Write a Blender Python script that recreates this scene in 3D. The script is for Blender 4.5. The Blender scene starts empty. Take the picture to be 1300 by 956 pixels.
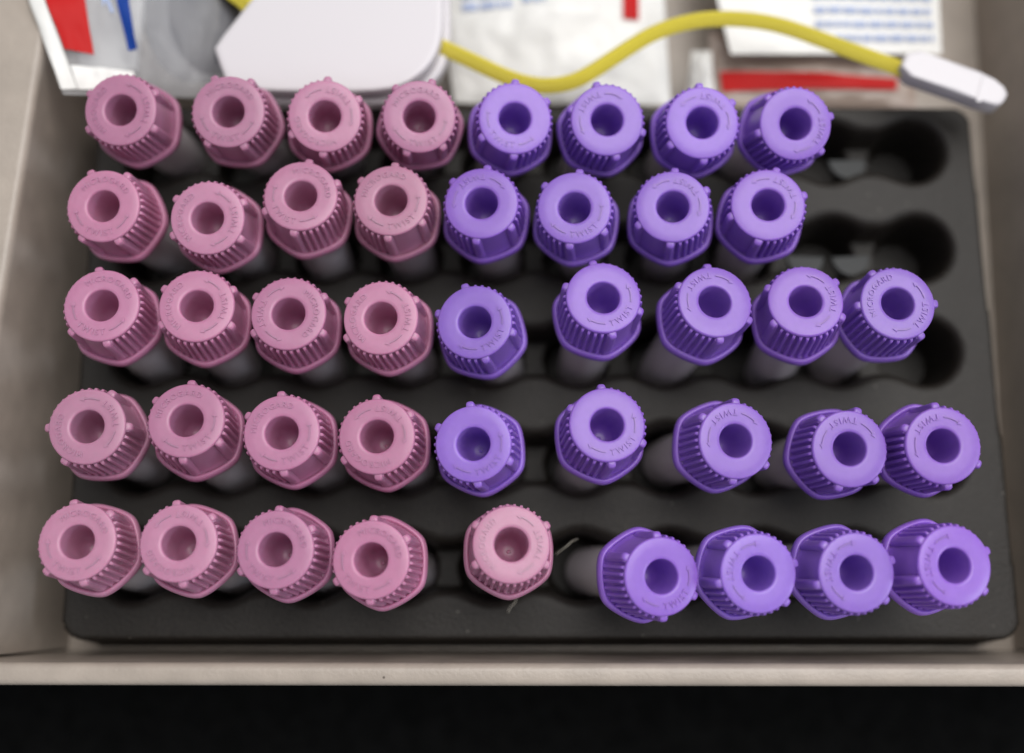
import bpy, bmesh, math, random
from mathutils import Vector, Matrix, noise
S = 0.01                      # all coordinates below are centimetres
random.seed(4)
scene = bpy.context.scene
COL = scene.collection

# ------------------------------------------------------------ camera, world, lights, exposure
TILT = math.atan(0.204)
cam = bpy.data.objects.new('camera', bpy.data.cameras.new('camera'))
COL.objects.link(cam); scene.camera = cam
cam.location = (0, -3.978*S, 19.498*S)
cam.rotation_euler = (TILT, 0, 0)
cd = cam.data
cd.sensor_width = 36; cd.lens = 1550/1300*36
cd.shift_y = -(478-433)/1300
cd.clip_start = 0.005; cd.clip_end = 20
cd.dof.use_dof = True; cd.dof.focus_distance = 19.8*S; cd.dof.aperture_fstop = 4.9
cd.dof.aperture_blades = 0

w = bpy.data.worlds.new('World'); scene.world = w; w.use_nodes = True
w.node_tree.nodes['Background'].inputs['Color'].default_value = (0.93, 0.96, 1.0, 1)
w.node_tree.nodes['Background'].inputs['Strength'].default_value = 0.50

def area(name, loc, target, sx, sy, power, color):
    l = bpy.data.lights.new(name, 'AREA'); l.shape = 'RECTANGLE'; l.size = sx*S; l.size_y = sy*S
    l.energy = power; l.color = color
    o = bpy.data.objects.new(name, l); COL.objects.link(o)
    o.location = Vector(loc)*S
    o.rotation_euler = (Vector(target)-Vector(loc)).to_track_quat('-Z', 'Y').to_euler()
    return o
area('ceiling_panel', (24, 26, 88), (0, 0, 0), 74, 70, 9.6, (1.0, 0.97, 0.94))
area('window_light', (75, -18, 46), (0, 0, -2), 16, 22, 1.9, (0.80, 0.88, 1.0))

vs = scene.view_settings
vs.view_transform = 'Standard'; vs.look = 'None'; vs.exposure = -0.18; vs.gamma = 1.0

# ------------------------------------------------------------ helpers
def mesh(name, verts, faces, smooth=True, angle=40):
    me = bpy.data.meshes.new(name)
    me.from_pydata([(v[0]*S, v[1]*S, v[2]*S) for v in verts], [], faces)
    bm = bmesh.new(); bm.from_mesh(me)
    bmesh.ops.recalc_face_normals(bm, faces=bm.faces)
    bm.to_mesh(me); bm.free()
    if smooth:
        me.polygons.foreach_set('use_smooth', [True]*len(me.polygons))
        me.set_sharp_from_angle(angle=math.radians(angle))
    me.update()
    return me

def obj(name, me, mat=None, parent=None):
    o = bpy.data.objects.new(name, me); COL.objects.link(o)
    if mat is not None and len(me.materials) == 0: me.materials.append(mat)
    if parent: o.parent = parent
    return o

def tag(o, label, cat, group=None):
    o['label'] = label; o['category'] = cat
    if group: o['group'] = group
    return o

def empty(name, loc=(0, 0, 0)):
    o = bpy.data.objects.new(name, None); COL.objects.link(o); o.location = Vector(loc)*S
    o.empty_display_size = 0.003
    return o

def lathe(prof, n=64, close_ends=False):
    V, F = [], []
    for (r, z) in prof:
        for k in range(n):
            a = 2*math.pi*k/n; V.append((r*math.cos(a), r*math.sin(a), z))
    for i in range(len(prof)-1):
        for k in range(n):
            F.append((i*n+k, i*n+(k+1) % n, (i+1)*n+(k+1) % n, (i+1)*n+k))
    if close_ends:
        F.append(tuple(range(n))); F.append(tuple((len(prof)-1)*n+k for k in range(n)))
    return V, F

def rings(loops, cap=False, closed=True):
    """skin a list of equal-length vertex loops"""
    V, F = [], []; n = len(loops[0])
    for L in loops: V += L
    for i in range(len(loops)-1):
        for k in range(n if closed else n-1):
            F.append((i*n+k, i*n+(k+1) % n, (i+1)*n+(k+1) % n, (i+1)*n+k))
    if cap:
        F.append(tuple(range(n))); F.append(tuple((len(loops)-1)*n+k for k in range(n)))
    return V, F

def prism(poly, z0, z1, bev=0.05):
    """bevelled plate from a 2-D outline"""
    n = len(poly); cx = sum(p[0] for p in poly)/n; cy = sum(p[1] for p in poly)/n
    def inset(d):
        out = []
        for x, y in poly:
            l = math.hypot(x-cx, y-cy); out.append((x-(x-cx)/l*d, y-(y-cy)/l*d))
        return out
    L = []
    for d, z in ((bev*2.5, z0), (bev, z0), (bev*.3, z0+bev*.3), (0, z0+bev), (0, z1-bev), (bev*.3, z1-bev*.3), (bev, z1), (bev*2.5, z1)):
        L.append([(x, y, z) for x, y in inset(d)])
    return rings(L, cap=True)

def smooth_poly(pts, it=2, closed=True):
    for _ in range(it):
        out = []; n = len(pts)
        for i in range(n if closed else n-1):
            a, b = pts[i], pts[(i+1) % n]
            out.append(tuple(a[k]*.75+b[k]*.25 for k in range(len(a)))); out.append(tuple(a[k]*.25+b[k]*.75 for k in range(len(a))))
        if not closed: out = [pts[0]]+out+[pts[-1]]
        pts = out
    return pts

# ------------------------------------------------------------ materials
def mat(name, color, rough=0.5, **kw):
    m = bpy.data.materials.new(name); m.use_nodes = True
    p = m.node_tree.nodes['Principled BSDF']
    p.inputs['Base Color'].default_value = (*color, 1); p.inputs['Roughness'].default_value = rough
    for k, v in kw.items():
        p.inputs[k.replace('_', ' ')].default_value = v
    return m, m.node_tree, p

def N(nt, t, **kw):
    n = nt.nodes.new(t)
    for k, v in kw.items():
        if k in n.inputs: n.inputs[k].default_value = v
        else: setattr(n, k, v)
    return n

def texco(nt, scale, out='Object'):
    t = N(nt, 'ShaderNodeTexCoord'); m = N(nt, 'ShaderNodeMapping')
    m.inputs['Scale'].default_value = (scale,)*3 if not isinstance(scale, tuple) else scale
    nt.links.new(t.outputs[out], m.inputs['Vector']); return m.outputs['Vector']

def add_bump(nt, p, scale, strength, dist, detail=3, vec=None):
    n = N(nt, 'ShaderNodeTexNoise', Scale=1.0, Detail=detail)
    nt.links.new(vec or texco(nt, scale), n.inputs['Vector'])
    b = N(nt, 'ShaderNodeBump', Strength=strength, Distance=dist)
    nt.links.new(n.outputs['Fac'], b.inputs['Height']); nt.links.new(b.outputs['Normal'], p.inputs['Normal'])
    return n

def add_mottle(nt, p, color, scale, amt, detail=4, per_object=0.0):
    n = N(nt, 'ShaderNodeTexNoise', Scale=1.0, Detail=detail)
    nt.links.new(texco(nt, scale), n.inputs['Vector'])
    mr = N(nt, 'ShaderNodeMapRange'); mr.inputs['From Min'].default_value = .3; mr.inputs['From Max'].default_value = .7
    mr.inputs['To Min'].default_value = 1-amt; mr.inputs['To Max'].default_value = 1+amt
    nt.links.new(n.outputs['Fac'], mr.inputs['Value'])
    hs = N(nt, 'ShaderNodeHueSaturation'); hs.inputs['Color'].default_value = (*color, 1)
    nt.links.new(mr.outputs['Result'], hs.inputs['Value'])
    if per_object:
        oi = N(nt, 'ShaderNodeObjectInfo'); m2 = N(nt, 'ShaderNodeMapRange')
        m2.inputs['To Min'].default_value = .5-per_object; m2.inputs['To Max'].default_value = .5+per_object
        nt.links.new(oi.outputs['Random'], m2.inputs['Value']); nt.links.new(m2.outputs['Result'], hs.inputs['Hue'])
    nt.links.new(hs.outputs['Color'], p.inputs['Base Color'])

def add_specks(nt, p, scale, size, color, amt):
    src = p.inputs['Base Color'].links[0].from_socket
    v = N(nt, 'ShaderNodeTexVoronoi', Scale=1.0); nt.links.new(texco(nt, scale), v.inputs['Vector'])
    mr = N(nt, 'ShaderNodeMapRange'); mr.inputs['From Min'].default_value = size; mr.inputs['From Max'].default_value = size*.4
    mr.inputs['To Min'].default_value = 0; mr.inputs['To Max'].default_value = amt
    nt.links.new(v.outputs['Distance'], mr.inputs['Value'])
    mx = N(nt, 'ShaderNodeMixRGB'); mx.inputs[2].default_value = (*color, 1)
    nt.links.new(mr.outputs['Result'], mx.inputs[0]); nt.links.new(src, mx.inputs[1]); nt.links.new(mx.outputs[0], p.inputs['Base Color'])

def cap_material(name, color, sss):
    m, nt, p = mat(name, color, 0.35)
    p.inputs['Subsurface Weight'].default_value = 0.65
    p.inputs['Subsurface Radius'].default_value = sss
    p.inputs['Subsurface Scale'].default_value = 0.0010
    p.inputs['Specular IOR Level'].default_value = 0.55
    add_mottle(nt, p, color, 900, .03, 3)
    # each tube carries its own slight shade in its object colour
    src = p.inputs['Base Color'].links[0].from_socket
    oi = N(nt, 'ShaderNodeObjectInfo'); mu = N(nt, 'ShaderNodeMixRGB'); mu.blend_type = 'MULTIPLY'; mu.inputs[0].default_value = 1
    nt.links.new(src, mu.inputs[1]); nt.links.new(oi.outputs['Color'], mu.inputs[2]); nt.links.new(mu.outputs[0], p.inputs['Base Color'])
    add_bump(nt, p, 5200, .16, .00006)
    return m
PINK = cap_material('pink_cap_plastic', (0.475, 0.205, 0.33), (1.0, .45, .65))
PURPLE = cap_material('purple_cap_plastic', (0.275, 0.135, 0.56), (.65, .4, 1.0))

m, nt, p = mat('rack_foam', (0.0165, 0.0135, 0.011), 0.46)
p.inputs['Specular IOR Level'].default_value = 0.36
add_mottle(nt, p, (0.0165, 0.0135, 0.011), 3000, .6, 6); add_bump(nt, p, 2600, .5, .0003, 5); add_specks(nt, p, 260, .07, (.16, .15, .13), .8)
RACK = m
def beige(name, col, rough, bump):
    m, nt, p = mat(name, col, rough)
    add_mottle(nt, p, col, 160, .10, 6); add_specks(nt, p, 170, .05, (.05, .035, .025), .8); add_bump(nt, p, 1500, bump, .0003, 5)
    return m
BEIGE = beige('beige_box_plastic', (0.385, 0.33, 0.28), 0.34, .22)
m, nt, p = mat('dark_table', (0.004, 0.004, 0.004), 0.9, Specular_IOR_Level=0.05); add_mottle(nt, p, (0.004, .004, .004), 300, .3); TABLE = m

m, nt, p = mat('clear_tube_plastic', (0.82, 0.76, 0.78), 0.10)
tr = N(nt, 'ShaderNodeBsdfTransparent'); tr.inputs['Color'].default_value = (.93, .90, .92, 1)
mx = N(nt, 'ShaderNodeMixShader'); mx.inputs[0].default_value = .66
nt.links.new(tr.outputs[0], mx.inputs[1]); nt.links.new(p.outputs[0], mx.inputs[2])
nt.links.new(mx.outputs[0], nt.nodes['Material Output'].inputs['Surface'])
TUBE = m
m, nt, p = mat('white_clip_plastic', (0.66, 0.63, 0.65), 0.36); add_bump(nt, p, 1800, .12, .0001); WHITE = m
m, nt, p = mat('lit_ledge_grey', (0.055, 0.057, 0.057), 0.5, Specular_IOR_Level=.25); add_bump(nt, p, 900, .3, .0004); LIT_LEDGE = m  # paler than the rack foam: light on the slot ledges put into the colour
m, nt, p = mat('pale_fibre', (0.75, 0.7, 0.6), 0.5); FIBRE = m
# woven yellow strap
m, nt, p = mat('yellow_strap', (0.72, 0.60, 0.05), 0.6)
wv = N(nt, 'ShaderNodeTexWave', Scale=1.0, Distortion=.6); wv.bands_direction = 'DIAGONAL'
nt.links.new(texco(nt, 900), wv.inputs['Vector'])
b = N(nt, 'ShaderNodeBump', Strength=.6, Distance=.0003); nt.links.new(wv.outputs['Fac'], b.inputs['Height']); nt.links.new(b.outputs['Normal'], p.inputs['Normal'])
cr = N(nt, 'ShaderNodeMixRGB'); cr.inputs[1].default_value = (.74, .60, .04, 1); cr.inputs[2].default_value = (.82, .70, .07, 1)
nt.links.new(wv.outputs['Fac'], cr.inputs[0]); nt.links.new(cr.outputs[0], p.inputs['Base Color'])
STRAP = m

def film(name, color, alpha, rough=.2):
    """crinkled plastic wrapper; alpha = how opaque"""
    m, nt, p = mat(name, color, rough)
    add_bump(nt, p, 140, .35, .0015, 3)
    if alpha < 1:
        tr = N(nt, 'ShaderNodeBsdfTransparent'); mx = N(nt, 'ShaderNodeMixShader'); mx.inputs[0].default_value = alpha
        nt.links.new(tr.outputs[0], mx.inputs[1]); nt.links.new(p.outputs[0], mx.inputs[2])
        nt.links.new(mx.outputs[0], nt.nodes['Material Output'].inputs['Surface'])
    return m
FILM = film('clear_wrapper', (.74, .74, .76), .20)
PAPER = film('white_wrapper', (.80, .79, .76), 1, .38)
GREY = mat('dark_grey_plastic', (.075, .075, .09), .45)[0]
GAUZE = mat('pale_insert', (.60, .60, .60), .7)[0]
REDINK = mat('red_print', (.50, .012, .012), .45, Specular_IOR_Level=.12)[0]
BLUEINK = mat('blue_print', (.012, .05, .27), .5, Specular_IOR_Level=.1)[0]
PALEBLUE = mat('pale_blue_print', (.38, .45, .65), .5, Specular_IOR_Level=.1)[0]
TAN = film('tan_wrapper', (.36, .28, .235), 1, .3)

# ------------------------------------------------------------ setting: table, box
t = obj('table_top', mesh('table_top', [(-60, -60, -6.2), (60, -60, -6.2), (60, 60, -6.2), (-60, 60, -6.2)], [(0, 1, 2, 3)]), TABLE)
t['kind'] = 'structure'

box = tag(empty('storage_box', (0, 0, -6.2)), 'beige plastic box with textured rim holding the black tube rack', 'box')
def bpart(name, V, F, m=BEIGE, ang=50):
    V = [(x, y, z+6.2) for x, y, z in V]
    return obj(name, mesh(name, V, F, angle=ang), m, box)
FZ = -4.4
bpart('box_floor', *prism([(-9.6, -5.3), (10.0, -5.3), (10.2, 13.5), (-8.8, 13.5)], FZ-.4, FZ, .02))
def wall(name, stations):
    """each station: base point, rim inner point, outward unit vector, rim width"""
    L = []
    for (b, r, out, wd) in stations:
        b, r, out = Vector(b), Vector(r), Vector(out)
        P = [b, b.lerp(r, .35), b.lerp(r, .7), b.lerp(r, .955)]
        for k in range(1, 6):
            a = math.pi/2*k/5; P.append(r + out*(.13*(1-math.cos(a))) + Vector((0, 0, -.13+.13*math.sin(a))))
        for k in range(0, 6):
            a = math.pi/2*k/5; P.append(r + out*(wd-.12+.12*math.sin(a)) + Vector((0, 0, -.12+.12*math.cos(a))))
        e = r+out*wd; P.append(Vector((e.x, e.y, -6.2)))
        bb = b+out*.02; P.append(Vector((bb.x, bb.y, -6.2)))
        L.append([tuple(q) for q in P])
    return rings(L, cap=True)
bpart('side_wall', *wall('left', [((-8.42-.004*(y+5), y, FZ), (-8.77+.079*y*(.9 if y > 0 else .6), y, -.8), (-1, 0, 0), 2.4) for y in [-5.06, -4, -3, -2, -1, 0, 1, 2, 3, 4, 5, 6, 8, 10, 13]]))
bpart('side_wall', *wall('right', [((9.62+.02*y, y, FZ), (10.0+.02*y, y, -.8), (1, 0, 0), 1.6) for y in [-5.06, -2, 1, 4, 7, 10, 13]]))
bpart('front_wall', *wall('front', [((x, -5.09, FZ), (x, -5.13-.0015*(x-0), -.8), (0, -1, 0), .36) for x in [-12, -9, -6, -3, 0, 3, 6, 9, 12]]))
bpart('back_wall', *wall('back', [((x, 13.0, FZ), (x, 13.2, -.8), (0, 1, 0), .6) for x in [-12, -6, 0, 6, 12]]))

# ------------------------------------------------------------ black rack with rows of linked holes
ROWY = [4.24, 2.32, 0.34, -1.64, -3.57]
COLX = [-6.78+1.602*k for k in range(10)]
ZT = -2.6
def smin(a, b, k):
    h = max(k-abs(a-b), 0)/k; return min(a, b)-h*h*k*.25
def rack_height(x, y):
    # outline
    hx, hy, r = 8.62, 5.18, .55
    xo = x-.46+.018*y*(1 if x > 0 else .2); yo = y-.15
    qx, qy = abs(xo)-hx+r, abs(yo)-hy+r
    do = math.hypot(max(qx, 0), max(qy, 0))+min(max(qx, qy), 0)-r
    z = ZT + .03*noise.noise((x*.6, y*.6, 0))
    e = -do
    R = .3
    if e < 0: z = -4.35
    elif e < R: z -= R-math.sqrt(max(R*R-(R-e)**2, 0))
    if e < .2: z = min(z, ZT-.06-(.2-max(e, 0))*8.5)
    # slots
    for ry in ROWY:
        if abs(y-ry) < 1.0:
            dy = y-ry; d = 9
            for cx in COLX:
                if abs(x-cx) < 2: d = smin(d, math.hypot(x-cx, dy)-.62, .12)
            dh = d
            ddx = max(COLX[0]-x, x-COLX[-1], 0)
            d = smin(d, math.hypot(ddx, max(abs(dy)-.0, 0))-.42, .22)
            L = .15
            if d < L:
                if d > 0: z -= .10*(1-d/L)**2
                else:
                    k = min(-d/.09, 1); z = z-.10-.75*(k*k*(3-2*k))
                    if dh < 0: k = min(-dh/.09, 1); z -= .85*(k*k*(3-2*k))
    return max(z, -4.35)
x0, x1, y0, y1, st = -8.36, 9.42, -5.07, 5.45, .042
nx, ny = int((x1-x0)/st)+1, int((y1-y0)/st)+1
V = [(x0+i*st, y0+j*st, rack_height(x0+i*st, y0+j*st)) for j in range(ny) for i in range(nx)]
F = [(j*nx+i, j*nx+i+1, (j+1)*nx+i+1, (j+1)*nx+i) for j in range(ny-1) for i in range(nx-1)
     if not all(V[q][2] < -4.3 and not (-7.6 < V[q][0] < 8.4 and -4.5 < V[q][1] < 4.9) for q in (j*nx+i, j*nx+i+1, (j+1)*nx+i+1, (j+1)*nx+i))]
rack = tag(obj('tube_rack', mesh('tube_rack', V, F, angle=80), RACK), 'black foam rack with rows of linked round holes inside the beige box', 'rack')

# ------------------------------------------------------------ sample tubes
LEN = 4.15        # tube length, cap top to base; tube origin is its base
HC = 1.0          # cap top to middle of flange
NRIB = 11
LUGS = [math.radians(a) for a in (-29, 29, 151, 209)]
def in_window(a):
    a = (a+math.pi) % (2*math.pi)-math.pi
    return abs(a) < math.radians(29) or abs(a) > math.radians(151)
def skirt_mesh():
    n = 480; L = []
    zs = [-.075, -.10, -.16, -.22, -.5, -.8, -.90, -.97]
    for z in zs:
        u = (-z-.075)/.9; loop = []
        for k in range(n):
            a = 2*math.pi*k/n
            base = .580+.055*u
            if not in_window(a):
                s = (a-math.radians(29)) if a < math.pi else (a-math.radians(209))
                ph = (s/math.radians(122)*(NRIB+1)) % 1.0
                t = max(0, 1-abs(ph-.5)/.36); t = min(1, t*1.7)
                t = t*t*(3-2*t)
                amp = (.078 if z < -.13 else (.075 if z < -.09 else .055))*(1-.5*u)
                base += amp*t
            if z < -.85: base += .05*((-.85-z)/.12)**2
            loop.append((base*math.cos(a), base*math.sin(a), z+LEN))
        L.append(loop)
    L.insert(0, [(.50*math.cos(2*math.pi*k/n), .50*math.sin(2*math.pi*k/n), -.055+LEN) for k in range(n)])
    return mesh('cap', *rings(L), angle=60)
def hexr(a, ap, rc):
    """rounded hexagon radius at angle a, flats at 0, 60, ..."""
    b = (a+math.pi/6) % (math.pi/3)-math.pi/6
    return smin(ap/math.cos(b), rc, .09)+.012
def flange_mesh():
    n = 144
    prof = [(.60, -.88), (.64, -.915), (.675, -.93), (.695, -.925), (.71, -.905), (.73, -.885), (.755, -.88), (.78, -.90), (.798, -.94), (.802, -1.01), (.785, -1.075), (.75, -1.10), (.60, -1.12), (.50, -1.14)]
    L = []
    for r, z in prof:
        t = max(0, min(1, (r-.60)/.13))
        L.append([((r*(1-t)+t*hexr(a, r*.925, r*.962))*math.cos(a), (r*(1-t)+t*hexr(a, r*.925, r*.962))*math.sin(a), z+LEN) for a in (2*math.pi*k/n for k in range(n))])
    return mesh('flange', *rings(L), angle=70)
def disc_mesh():
    prof = [(.565, -.13), (.598, -.10), (.612, -.07), (.616, -.045), (.612, -.02), (.601, -.006), (.585, 0), (.45, 0), (.33, 0), (.293, -.002), (.279, -.010), (.271, -.026), (.267, -.06), (.257, -.25), (.243, -.50), (.225, -.78), (.195, -.90), (.15, -.95), (.08, -.97), (.035, -.972), (.028, -.94), (.0005, -.935)]
    V, F = lathe([(r, z+LEN) for r, z in prof], 96)
    return mesh('top_disc', V, F, angle=50)
def lug_mesh():
    # upright rib standing at +x, proud of the disc, thicker than the grip ribs
    L = []
    for z, ro, hw in ((-.034, .62, .046), (-.038, .660, .055), (-.054, .690, .061), (-.09, .704, .064), (-.2, .702, .066), (-.6, .70, .070), (-.88, .70, .080), (-.95, .71, .085)):
        L.append([(.53, -hw*1.2, z+LEN), (ro-.03, -hw, z+LEN), (ro-.008, -hw*.75, z+LEN), (ro, -hw*.3, z+LEN), (ro, hw*.3, z+LEN), (ro-.008, hw*.75, z+LEN), (ro-.03, hw, z+LEN), (.53, hw*1.2, z+LEN)])
    return mesh('grip_lug', *rings(L, cap=True), angle=50)
def tube_mesh():
    prof = [(.43, -1.0), (.47, -1.12), (.475, -1.2), (.465, -2.4), (.45, -3.7), (.42, -3.95), (.33, -4.1), (.15, -4.148), (.001, -4.15)]
    inner = [(.001, -3.6), (.2, -3.55), (.36, -3.2), (.40, -2.4), (.415, -1.2), (.38, -1.0)]
    V, F = lathe([(r, z+LEN) for r, z in prof], 40)
    V2, F2 = lathe([(r, z+LEN) for r, z in inner], 40)
    k = len(V); return mesh('tube_body', V+V2, F+[tuple(i+k for i in f) for f in F2], angle=60)
def text_mesh(name, txt, size, rbase, inward, center, spacing):
    cu = bpy.data.curves.new('lettering_source', 'FONT'); cu.body = txt; cu.size = size; cu.align_x = 'CENTER'
    cu.space_character = spacing; cu.extrude = 0.0; cu.resolution_u = 3
    to = bpy.data.objects.new('lettering_source', cu); COL.objects.link(to)
    dg = bpy.context.evaluated_depsgraph_get()
    me0 = bpy.data.meshes.new_from_object(to.evaluated_get(dg))
    bpy.data.objects.remove(to); 
    bm = bmesh.new(); bm.from_mesh(me0)
    bmesh.ops.remove_doubles(bm, verts=bm.verts, dist=1e-5)
    ext = bmesh.ops.extrude_face_region(bm, geom=list(bm.faces))
    top = [e for e in ext['geom'] if isinstance(e, bmesh.types.BMVert)]
    ts = set(top)
    rm = rbase+(-.5 if inward else .5)*size*.7
    for v in bm.verts:
        x, y = v.co.x, v.co.y
        if inward: a = center+x/rm; r = rbase-y
        else: a = center-x/rm; r = rbase+y
        v.co = Vector((r*math.cos(a), r*math.sin(a), LEN+(.018 if v in ts else -.004)))*S
    bmesh.ops.recalc_face_normals(bm, faces=bm.faces)
    me = bpy.data.meshes.new(name); bm.to_mesh(me); bm.free()
    return me
def arrow_mesh(sgn):
    a0, a1 = math.radians(39)*sgn, math.radians(70)*sgn; rm = .457; n = 14
    V = []; F = []
    def add(polys):
        k = len(V)
        m_ = len(polys)
        for (a, r) in polys: V.append((r*math.cos(a), r*math.sin(a), LEN-.004))
        for (a, r) in polys: V.append((r*math.cos(a), r*math.sin(a), LEN+.017))
        F.append(tuple(k+m_+i for i in range(m_)))
        for i in range(m_): F.append((k+i, k+(i+1) % m_, k+m_+(i+1) % m_, k+m_+i))
    for i in range(n):
        b0 = a0+(a1-a0)*i/n; b1 = a0+(a1-a0)*(i+1)/n
        add([(b0, rm-.010), (b1, rm-.010), (b1, rm+.010), (b0, rm+.010)])
    h = math.radians(9)*sgn
    add([(a1, rm-.038), (a1+h, rm), (a1, rm+.038)])
    return mesh('arrow', V, F, angle=20)

M_SKIRT, M_FLANGE, M_DISC, M_LUG, M_TUBE = skirt_mesh(), flange_mesh(), disc_mesh(), lug_mesh(), tube_mesh()
M_TWIST = text_mesh('lettering', 'TWIST', .142, .508, True, 0, 1.25)
M_WORD = text_mesh('lettering', 'MICROGARD', .134, .412, False, math.pi, 1.22)
M_AR = [arrow_mesh(1), arrow_mesh(-1)]
MESH = {}
for kind, m in (('pink', PINK), ('purple', PURPLE)):
    d = {}
    for k, me in (('cap', M_SKIRT), ('flange', M_FLANGE), ('top_disc', M_DISC), ('grip_lug', M_LUG), ('twist', M_TWIST), ('word', M_WORD), ('a0', M_AR[0]), ('a1', M_AR[1])):
        c = me.copy(); c.materials.append(m); d[k] = c
    MESH[kind] = d
M_TUBE.materials.append(TUBE)

# top centre (x, y), lean (dx, dy per cm down), twist angle, height offset
P, U = 'pink', 'purple'
ROWS = [
 [(P,-6.64,4.00,.04,.11,0,0),(P,-4.81,3.97,.01,.12,-95,0),(P,-3.17,3.89,-.05,.15,58,0),(P,-1.57,3.88,-.06,.17,-80,0),(U,.05,3.85,-.09,.11,-120,0),(U,1.61,3.82,-.06,.12,134,0),(U,3.22,3.77,-.03,.15,64,0),(U,4.80,3.75,-.07,.20,-15,0)],
 [(P,-6.82,2.30,.05,.05,-95,0),(P,-5.07,2.09,0,.09,-3,0),(P,-3.53,2.48,0,-.07,-128,0),(P,-2.02,2.40,.03,-.03,-65,0),(U,-.51,2.35,.07,-.01,111,0),(U,1.04,2.27,.08,.02,-69,0),(U,2.68,2.29,.08,.01,56,0),(U,4.27,2.32,.04,.01,45,0)],
 [(P,-6.73,.60,-.02,-.08,-108,0),(P,-5.17,.59,-.04,-.09,0,0),(P,-3.66,.46,0,-.06,180,0),(P,-2.15,.39,.07,-.03,0,0),(U,-.61,.32,.11,-.03,-45,0),(U,1.50,.73,-.05,-.13,-48,0),(U,3.33,.66,-.12,-.13,125,0),(U,4.82,.67,.03,-.14,5,0),(U,6.33,.63,-.04,-.07,-27,0)],
 [(P,-6.83,-1.40,-.02,-.05,30,0),(P,-5.24,-1.30,-.01,-.14,-62,0),(P,-3.70,-1.50,.04,-.06,-56,0),(P,-2.17,-1.56,.06,-.04,64,0),(U,-.62,-1.68,.10,0,-55,0),(U,1.53,-1.37,-.07,-.12,-55,0),(U,3.59,-1.63,-.18,.01,115,0),(U,5.41,-1.76,-.10,.02,102,.1),(U,6.91,-1.71,-.07,.03,125,.2)],
 [(P,-6.86,-3.23,.01,-.10,-106,0),(P,-5.26,-3.25,.01,-.09,70,0),(P,-3.73,-3.35,.07,-.06,-120,0),(P,-2.22,-3.51,.10,-.03,-120,0),(P,-.01,-3.27,-.05,-.09,0,0),(U,2.35,-3.77,-.25,.04,-57,0),(U,3.87,-3.72,-.15,.03,165,.1),(U,5.41,-3.71,-.13,.03,168,.2),(U,6.96,-3.60,-.19,0,172,.3)],
]
ROWN = ['back', 'second', 'middle', 'fourth', 'front']
ORD = ['first', 'second', 'third', 'fourth', 'fifth', 'sixth', 'seventh', 'eighth', 'ninth']
CAMP = Vector((0, -3.978, 19.498))
def child(name, me, parent):
    o = bpy.data.objects.new(name, me); COL.objects.link(o); o.parent = parent; o.color = SHADE; return o
for ri, row in enumerate(ROWS):
    for ci, (kind, x, y, lx, ly, tw, dz) in enumerate(row):
        top = Vector((x, y, 0))
        if dz: top = top.lerp(CAMP, dz/CAMP.z)
        axis = Vector((-lx, -ly, 1)).normalized()
        base = top-axis*LEN
        t = empty('sample_tube', base)
        q = axis.to_track_quat('Z', 'Y') if False else Vector((0, 0, 1)).rotation_difference(axis)
        t.rotation_mode = 'QUATERNION'
        t.rotation_quaternion = q @ Matrix.Rotation(math.radians(tw), 3, 'Z').to_quaternion()
        n = len(row)
        pos = 'leftmost' if ci == 0 else ('rightmost' if ci == n-1 else ORD[ci]+' from left')
        tag(t, f"{'mauve pink' if kind == P else 'violet purple'} ribbed cap sample tube, {pos} in the {ROWN[ri]} row of the rack", 'sample tube', f'{kind} capped sample tubes')
        D = MESH[kind]
        v = random.uniform(.89, 1.05); SHADE = (v*random.uniform(.98, 1.02), v*random.uniform(.95, 1.05), v*random.uniform(.98, 1.02), 1)
        child('tube_body', M_TUBE, t)
        cap = child('cap', D['cap'], t)
        child('top_disc', D['top_disc'], cap); child('flange', D['flange'], cap)
        for a in LUGS:
            l = child('grip_lug', D['grip_lug'], cap); l.rotation_euler.z = a
        child('lettering', D['twist'], cap); child('arrow', D['a0'], cap); child('arrow', D['a1'], cap)
        if kind == P or (ri, ci) == (2, 8): child('lettering', D['word'], cap)

# ------------------------------------------------------------ added plates standing in for lit ledges in the empty slots
def lit_ledge(x, y, z, rz, label):  # added plate, in place of light caught by a ledge of the rack
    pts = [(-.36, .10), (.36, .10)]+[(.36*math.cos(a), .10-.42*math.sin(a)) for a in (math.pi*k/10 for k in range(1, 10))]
    o = obj('lit_ledge_plate', mesh('lit_ledge_plate', *prism(pts, -.14, 0, .03)), LIT_LEDGE)
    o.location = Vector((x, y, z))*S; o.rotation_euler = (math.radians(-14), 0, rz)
    tag(o, label, 'added ledge plate', 'added plates for lit ledges in the empty slots')
lit_ledge(6.46, 4.06, -2.86, 0, 'added grey plate for lit ledge in the empty slot of the back row')
lit_ledge(6.42, 2.14, -2.86, .05, 'added grey plate for lit ledge in the second row slot, nearer the right wall')
lit_ledge(5.56, 2.15, -2.88, -.05, 'added grey plate for lit ledge in the second row slot, beside the last purple tube')

# ------------------------------------------------------------ tourniquet: strap, buckle, clip
tq = tag(empty('tourniquet', (0, 5.6, -2.4)), 'yellow elastic tourniquet strap with white plastic buckle lying behind the tubes', 'tourniquet')
def tpart(name, V, F, m, ang=45):
    return obj(name, mesh(name, [(x, y-5.6, z+2.4) for x, y, z in V], F, angle=ang), m, tq)
buck = [(-4.55, 7.0), (-4.8, 6.63), (-5.42, 5.73), (-5.40, 5.62), (-5.14, 4.95), (-5.02, 4.90), (-4.0, 4.85), (-3.0, 4.84), (-2.28, 4.88), (-1.92, 5.0), (-1.62, 5.22), (-1.40, 5.52), (-1.28, 5.9), (-1.26, 6.4), (-1.3, 7.2), (-3, 7.3)]
buck = smooth_poly(buck, 1)
tpart('buckle', *prism(buck, -1.55, -1.2, .05), WHITE)
low = [(x*.985+.10, y*1.0-.06) for x, y in buck]
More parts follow.
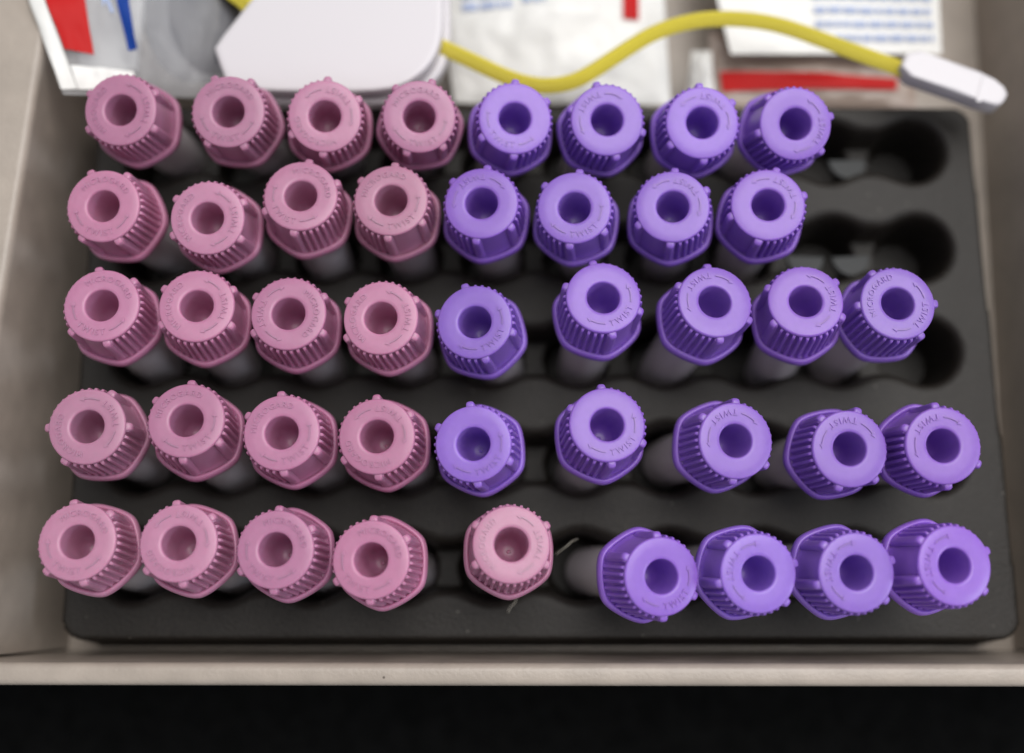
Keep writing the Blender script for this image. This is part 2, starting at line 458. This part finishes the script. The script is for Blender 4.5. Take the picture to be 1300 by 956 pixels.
tpart('buckle_base', *prism(low, -1.95, -1.62, .06), WHITE)
path = [(-1.9, 6.25), (-1.24, 5.97), (-.73, 5.72), (-.15, 5.42), (.25, 5.27), (.62, 5.21), (1.0, 5.26), (1.35, 5.42), (2.05, 5.92), (2.64, 6.30), (3.38, 6.53), (4.12, 6.57), (4.99, 6.45), (6.0, 6.04), (7.3, 5.52)]
path = smooth_poly(path, 3, closed=False)
def ribbon(path, z, wd, th, lean):
    L = []
    n = len(path)
    for i, (x, y) in enumerate(path):
        a = path[max(i-1, 0)]; b = path[min(i+1, n-1)]
        d = Vector((b[0]-a[0], b[1]-a[1], 0)).normalized(); nn = Vector((-d.y, d.x, 0))
        u = i/(n-1); ln = lean(u)
        up = (Vector((0, 0, 1))*math.cos(ln)+nn*math.sin(ln)).normalized(); sd = up.cross(d)
        c = Vector((x, y, z)); P_ = []
        for (p_, q_) in ((-1, -.8), (-.8, -1), (.8, -1), (1, -.8), (1, .8), (.8, 1), (-.8, 1), (-1, .8)):
            P_.append(tuple(c+sd*(p_*th/2)+up*(q_*wd/2-wd/2)))
        L.append(P_)
    return rings(L, cap=True)
tpart('strap', *ribbon(path, -1.5, .27, .12, lambda u: .85), STRAP)
tpart('strap_end', *ribbon(smooth_poly([(-4.7, 6.4), (-4.95, 6.68), (-5.3, 6.95), (-5.7, 7.4)], 2, False), -1.5, .6, .3, lambda u: .7), STRAP)
clip = smooth_poly([(7.28, 5.78), (7.06, 5.30), (7.9, 4.98), (8.75, 4.64), (8.92, 4.68), (9.05, 4.92), (8.75, 5.22), (8.0, 5.52)], 1)
tpart('clip', *prism(clip, -1.80, -1.35, .045), WHITE)
tpart('clip_hinge', *prism([(8.42, 4.72), (8.50, 4.69), (8.66, 5.16), (8.58, 5.20)], -1.40, -1.335, .012), WHITE)

# ------------------------------------------------------------ wrapped packets behind the rack
def pouch(name, quad, zs, puff, nu=40, nv=30, seed=0, crease=.05):
    """pillow-shaped wrapper over four corners (ccw), zs = corner heights; returns V, F and the surface function"""
    def surf(u, v, side=1):
        a, b, c, d = [Vector((q[0], q[1], z)) for q, z in zip(quad, zs)]
        p = a*(1-u)*(1-v)+b*u*(1-v)+c*u*v+d*(1-u)*v
        e = (max(0, min(u, 1-u, .5))*2)**.55*(max(0, min(v, 1-v, .5))*2)**.55
        h = puff*e + crease*noise.noise((u*5+seed, v*4, seed))*min(1, e*2+.35) + crease*.5*noise.noise((u*14+seed, v*11, 3))
        return p+Vector((0, 0, h if side > 0 else -puff*.6*e))
    V, F = [], []
    for side in (1, -1):
        k = len(V)
        for j in range(nv+1):
            for i in range(nu+1): V.append(tuple(surf(i/nu, j/nv, side)))
        for j in range(nv):
            for i in range(nu):
                a = k+j*(nu+1)+i; F.append((a, a+1, a+nu+2, a+nu+1))
    return V, F, surf
def patch(surf, poly_uv, lift=.05, sub=10):
    """flat print lying on a wrapper: bilinear quad in wrapper coordinates"""
    (a, b, c, d) = poly_uv; V, F = [], []
    for j in range(sub+1):
        for i in range(sub+1):
            s, t_ = i/sub, j/sub
            u = a[0]*(1-s)*(1-t_)+b[0]*s*(1-t_)+c[0]*s*t_+d[0]*(1-s)*t_
            v = a[1]*(1-s)*(1-t_)+b[1]*s*(1-t_)+c[1]*s*t_+d[1]*(1-s)*t_
            p = surf(u, v); V.append((p.x, p.y, p.z+lift))
    for j in range(sub):
        for i in range(sub):
            k = j*(sub+1)+i; F.append((k, k+1, k+sub+2, k+sub+1))
    return V, F
def packet(label, quad, zs, puff, m, seed, prints=(), crease=.05, inserts=()):
    o0 = Vector((sum(q[0] for q in quad)/4, sum(q[1] for q in quad)/4, min(zs)-puff*.6))
    r = tag(empty('wrapped_packet', o0), label, 'packet', 'wrapped packets behind the rack')
    V, F, surf = pouch('wrapper', quad, zs, puff, seed=seed, crease=crease)
    sh = lambda VV: [(x-o0.x, y-o0.y, z-o0.z) for x, y, z in VV]
    obj('wrapper', mesh('wrapper', sh(V), F, angle=80), m, r)
    for (nm, pm, uv) in prints:
        V2, F2 = patch(surf, uv); obj(nm, mesh(nm, sh(V2), F2), pm, r)
    for (nm, pm, V3, F3) in inserts:
        obj(nm, mesh(nm, sh(V3), F3), pm, r)
    return r
def lump(c, rx, ry, rz, rot=0):
    V, F = [], []
    n = 24; L = []
    for j in range(1, 10):
        ph = math.pi*j/10-math.pi/2
        L.append([(c[0]+math.cos(rot)*rx*math.cos(ph)**.6*math.cos(a)-math.sin(rot)*ry*math.cos(ph)**.6*math.sin(a),
                   c[1]+math.sin(rot)*rx*math.cos(ph)**.6*math.cos(a)+math.cos(rot)*ry*math.cos(ph)**.6*math.sin(a), c[2]+rz*math.sin(ph)) for a in (2*math.pi*k/n for k in range(n))])
    return rings(L, cap=True)
def rect(u0, v0, u1, v1): return ((u0, v0), (u1, v0), (u1, v1), (u0, v1))
def textlines(u0, v0, u1, v1, rows, m, seed, fill=.55):
    rnd = random.Random(seed); out = []
    for i in range(rows):
        v = v0+(v1-v0)*(i+.2)/rows; vh = (v1-v0)/rows*fill; u = u0
        while u < u1-.01:
            w_ = rnd.uniform(.02, .07); out.append(('print', m, rect(u, v, min(u+w_, u1), v+vh))); u += w_+.012
    return out

# packet at the left: clear wrapper lapping the box rim
packet('crinkled clear packet with red corner patch and blue stripe at the left wall',
       [(-7.98, 4.66), (-5.0, 5.12), (-4.8, 8.6), (-9.5, 8.6)], [-.9, -2.2, -2.2, -.5], .35, FILM, 1,
       [('seal_strip', PAPER, ((.0, .02), (.085, .02), (.065, .97), (.0, .97))), ('seal_strip', PAPER, ((.09, .02), (.40, .02), (.40, .11), (.09, .13))),
        ('red_patch', REDINK, ((.09, .20), (.225, .18), (.30, .75), (.07, .75))),
        ('blue_stripe', BLUEINK, ((.40, .20), (.45, .21), (.46, .75), (.39, .75))),
        ('blue_mark', PALEBLUE, ((.33, .40), (.35, .44), (.37, .66), (.34, .62))),
        ('blue_mark', PALEBLUE, ((.36, .38), (.375, .38), (.35, .52), (.335, .50)))],
       crease=.16,
       inserts=[('paper_insert', GAUZE, *prism([(-8.0, 5.45), (-7.0, 5.5), (-6.9, 8.4), (-8.6, 8.4)], -1.9, -1.7, .02)),
                ('dark_insert', GREY, *lump((-6.1, 6.7, -2.1), .95, 1.35, .35, .25))])
# white packet in the middle
packet('white packet with blue lettering and small red patch behind the yellow strap',
       [(-1.15, 5.50), (3.15, 5.45), (3.0, 9.0), (-1.6, 9.0)], [-3.3, -3.3, -3.1, -3.1], .55, PAPER, 5,
       [('red_patch', REDINK, ((.80, .46), (.87, .45), (.89, .80), (.82, .80)))]
       + textlines(.09, .50, .32, .78, 4, PALEBLUE, 2) + textlines(.36, .52, .46, .62, 1, PALEBLUE, 7), crease=.09)
# white packet with lines of blue print at the right
packet('white packet with rows of blue print in the back right corner',
       [(4.3, 6.35), (8.45, 6.35), (8.5, 9.4), (3.7, 9.4)], [-2.9, -2.9, -2.8, -2.8], .12, PAPER, 9,
       textlines(.42, .06, .96, .52, 5, PALEBLUE, 4, .42), crease=.04)
# tan packet with a red band along its front edge
packet('tan packet with a red band along its front edge under the yellow strap',
       [(4.0, 5.45), (8.1, 5.45), (8.1, 6.9), (4.0, 7.1)], [-3.5, -3.5, -3.5, -3.5], .25, TAN, 12,
       [('red_band', REDINK, ((.05, .20), (.90, .24), (.90, .40), (.04, .46)))], crease=.05)
packet('small glossy white packet end between the strap and the purple tubes',
       [(3.45, 5.45), (4.05, 5.42), (4.0, 6.6), (3.6, 6.6)], [-3.3, -3.3, -3.3, -3.3], .3, PAPER, 15, crease=.08)

# ------------------------------------------------------------ stray fibres
def fibre(pts, r, label):
    pts = smooth_poly(pts, 2, False); L = []
    for p in pts:
        L.append([(p[0]+r*math.cos(a), p[1]+r*.7*math.sin(a), p[2]+r*math.sin(a)) for a in (2*math.pi*k/6 for k in range(6))])
    tag(obj('stray_fibre', mesh('stray_fibre', *rings(L, cap=True)), FIBRE), label, 'fibre', 'stray fibres on the rack')
fibre([(-.07, -4.36, -2.55), (-.03, -4.27, -2.5), (.06, -4.2, -2.45), (.09, -4.05, -2.3)], .006, 'short pale fibre on the rack below the lone pink tube')
fibre([(.77, -3.36, -2.1), (.93, -3.25, -2.0), (1.05, -3.14, -2.0), (1.15, -3.10, -2.1)], .006, 'thin pale fibre beside the lone pink tube, towards the purple tubes')
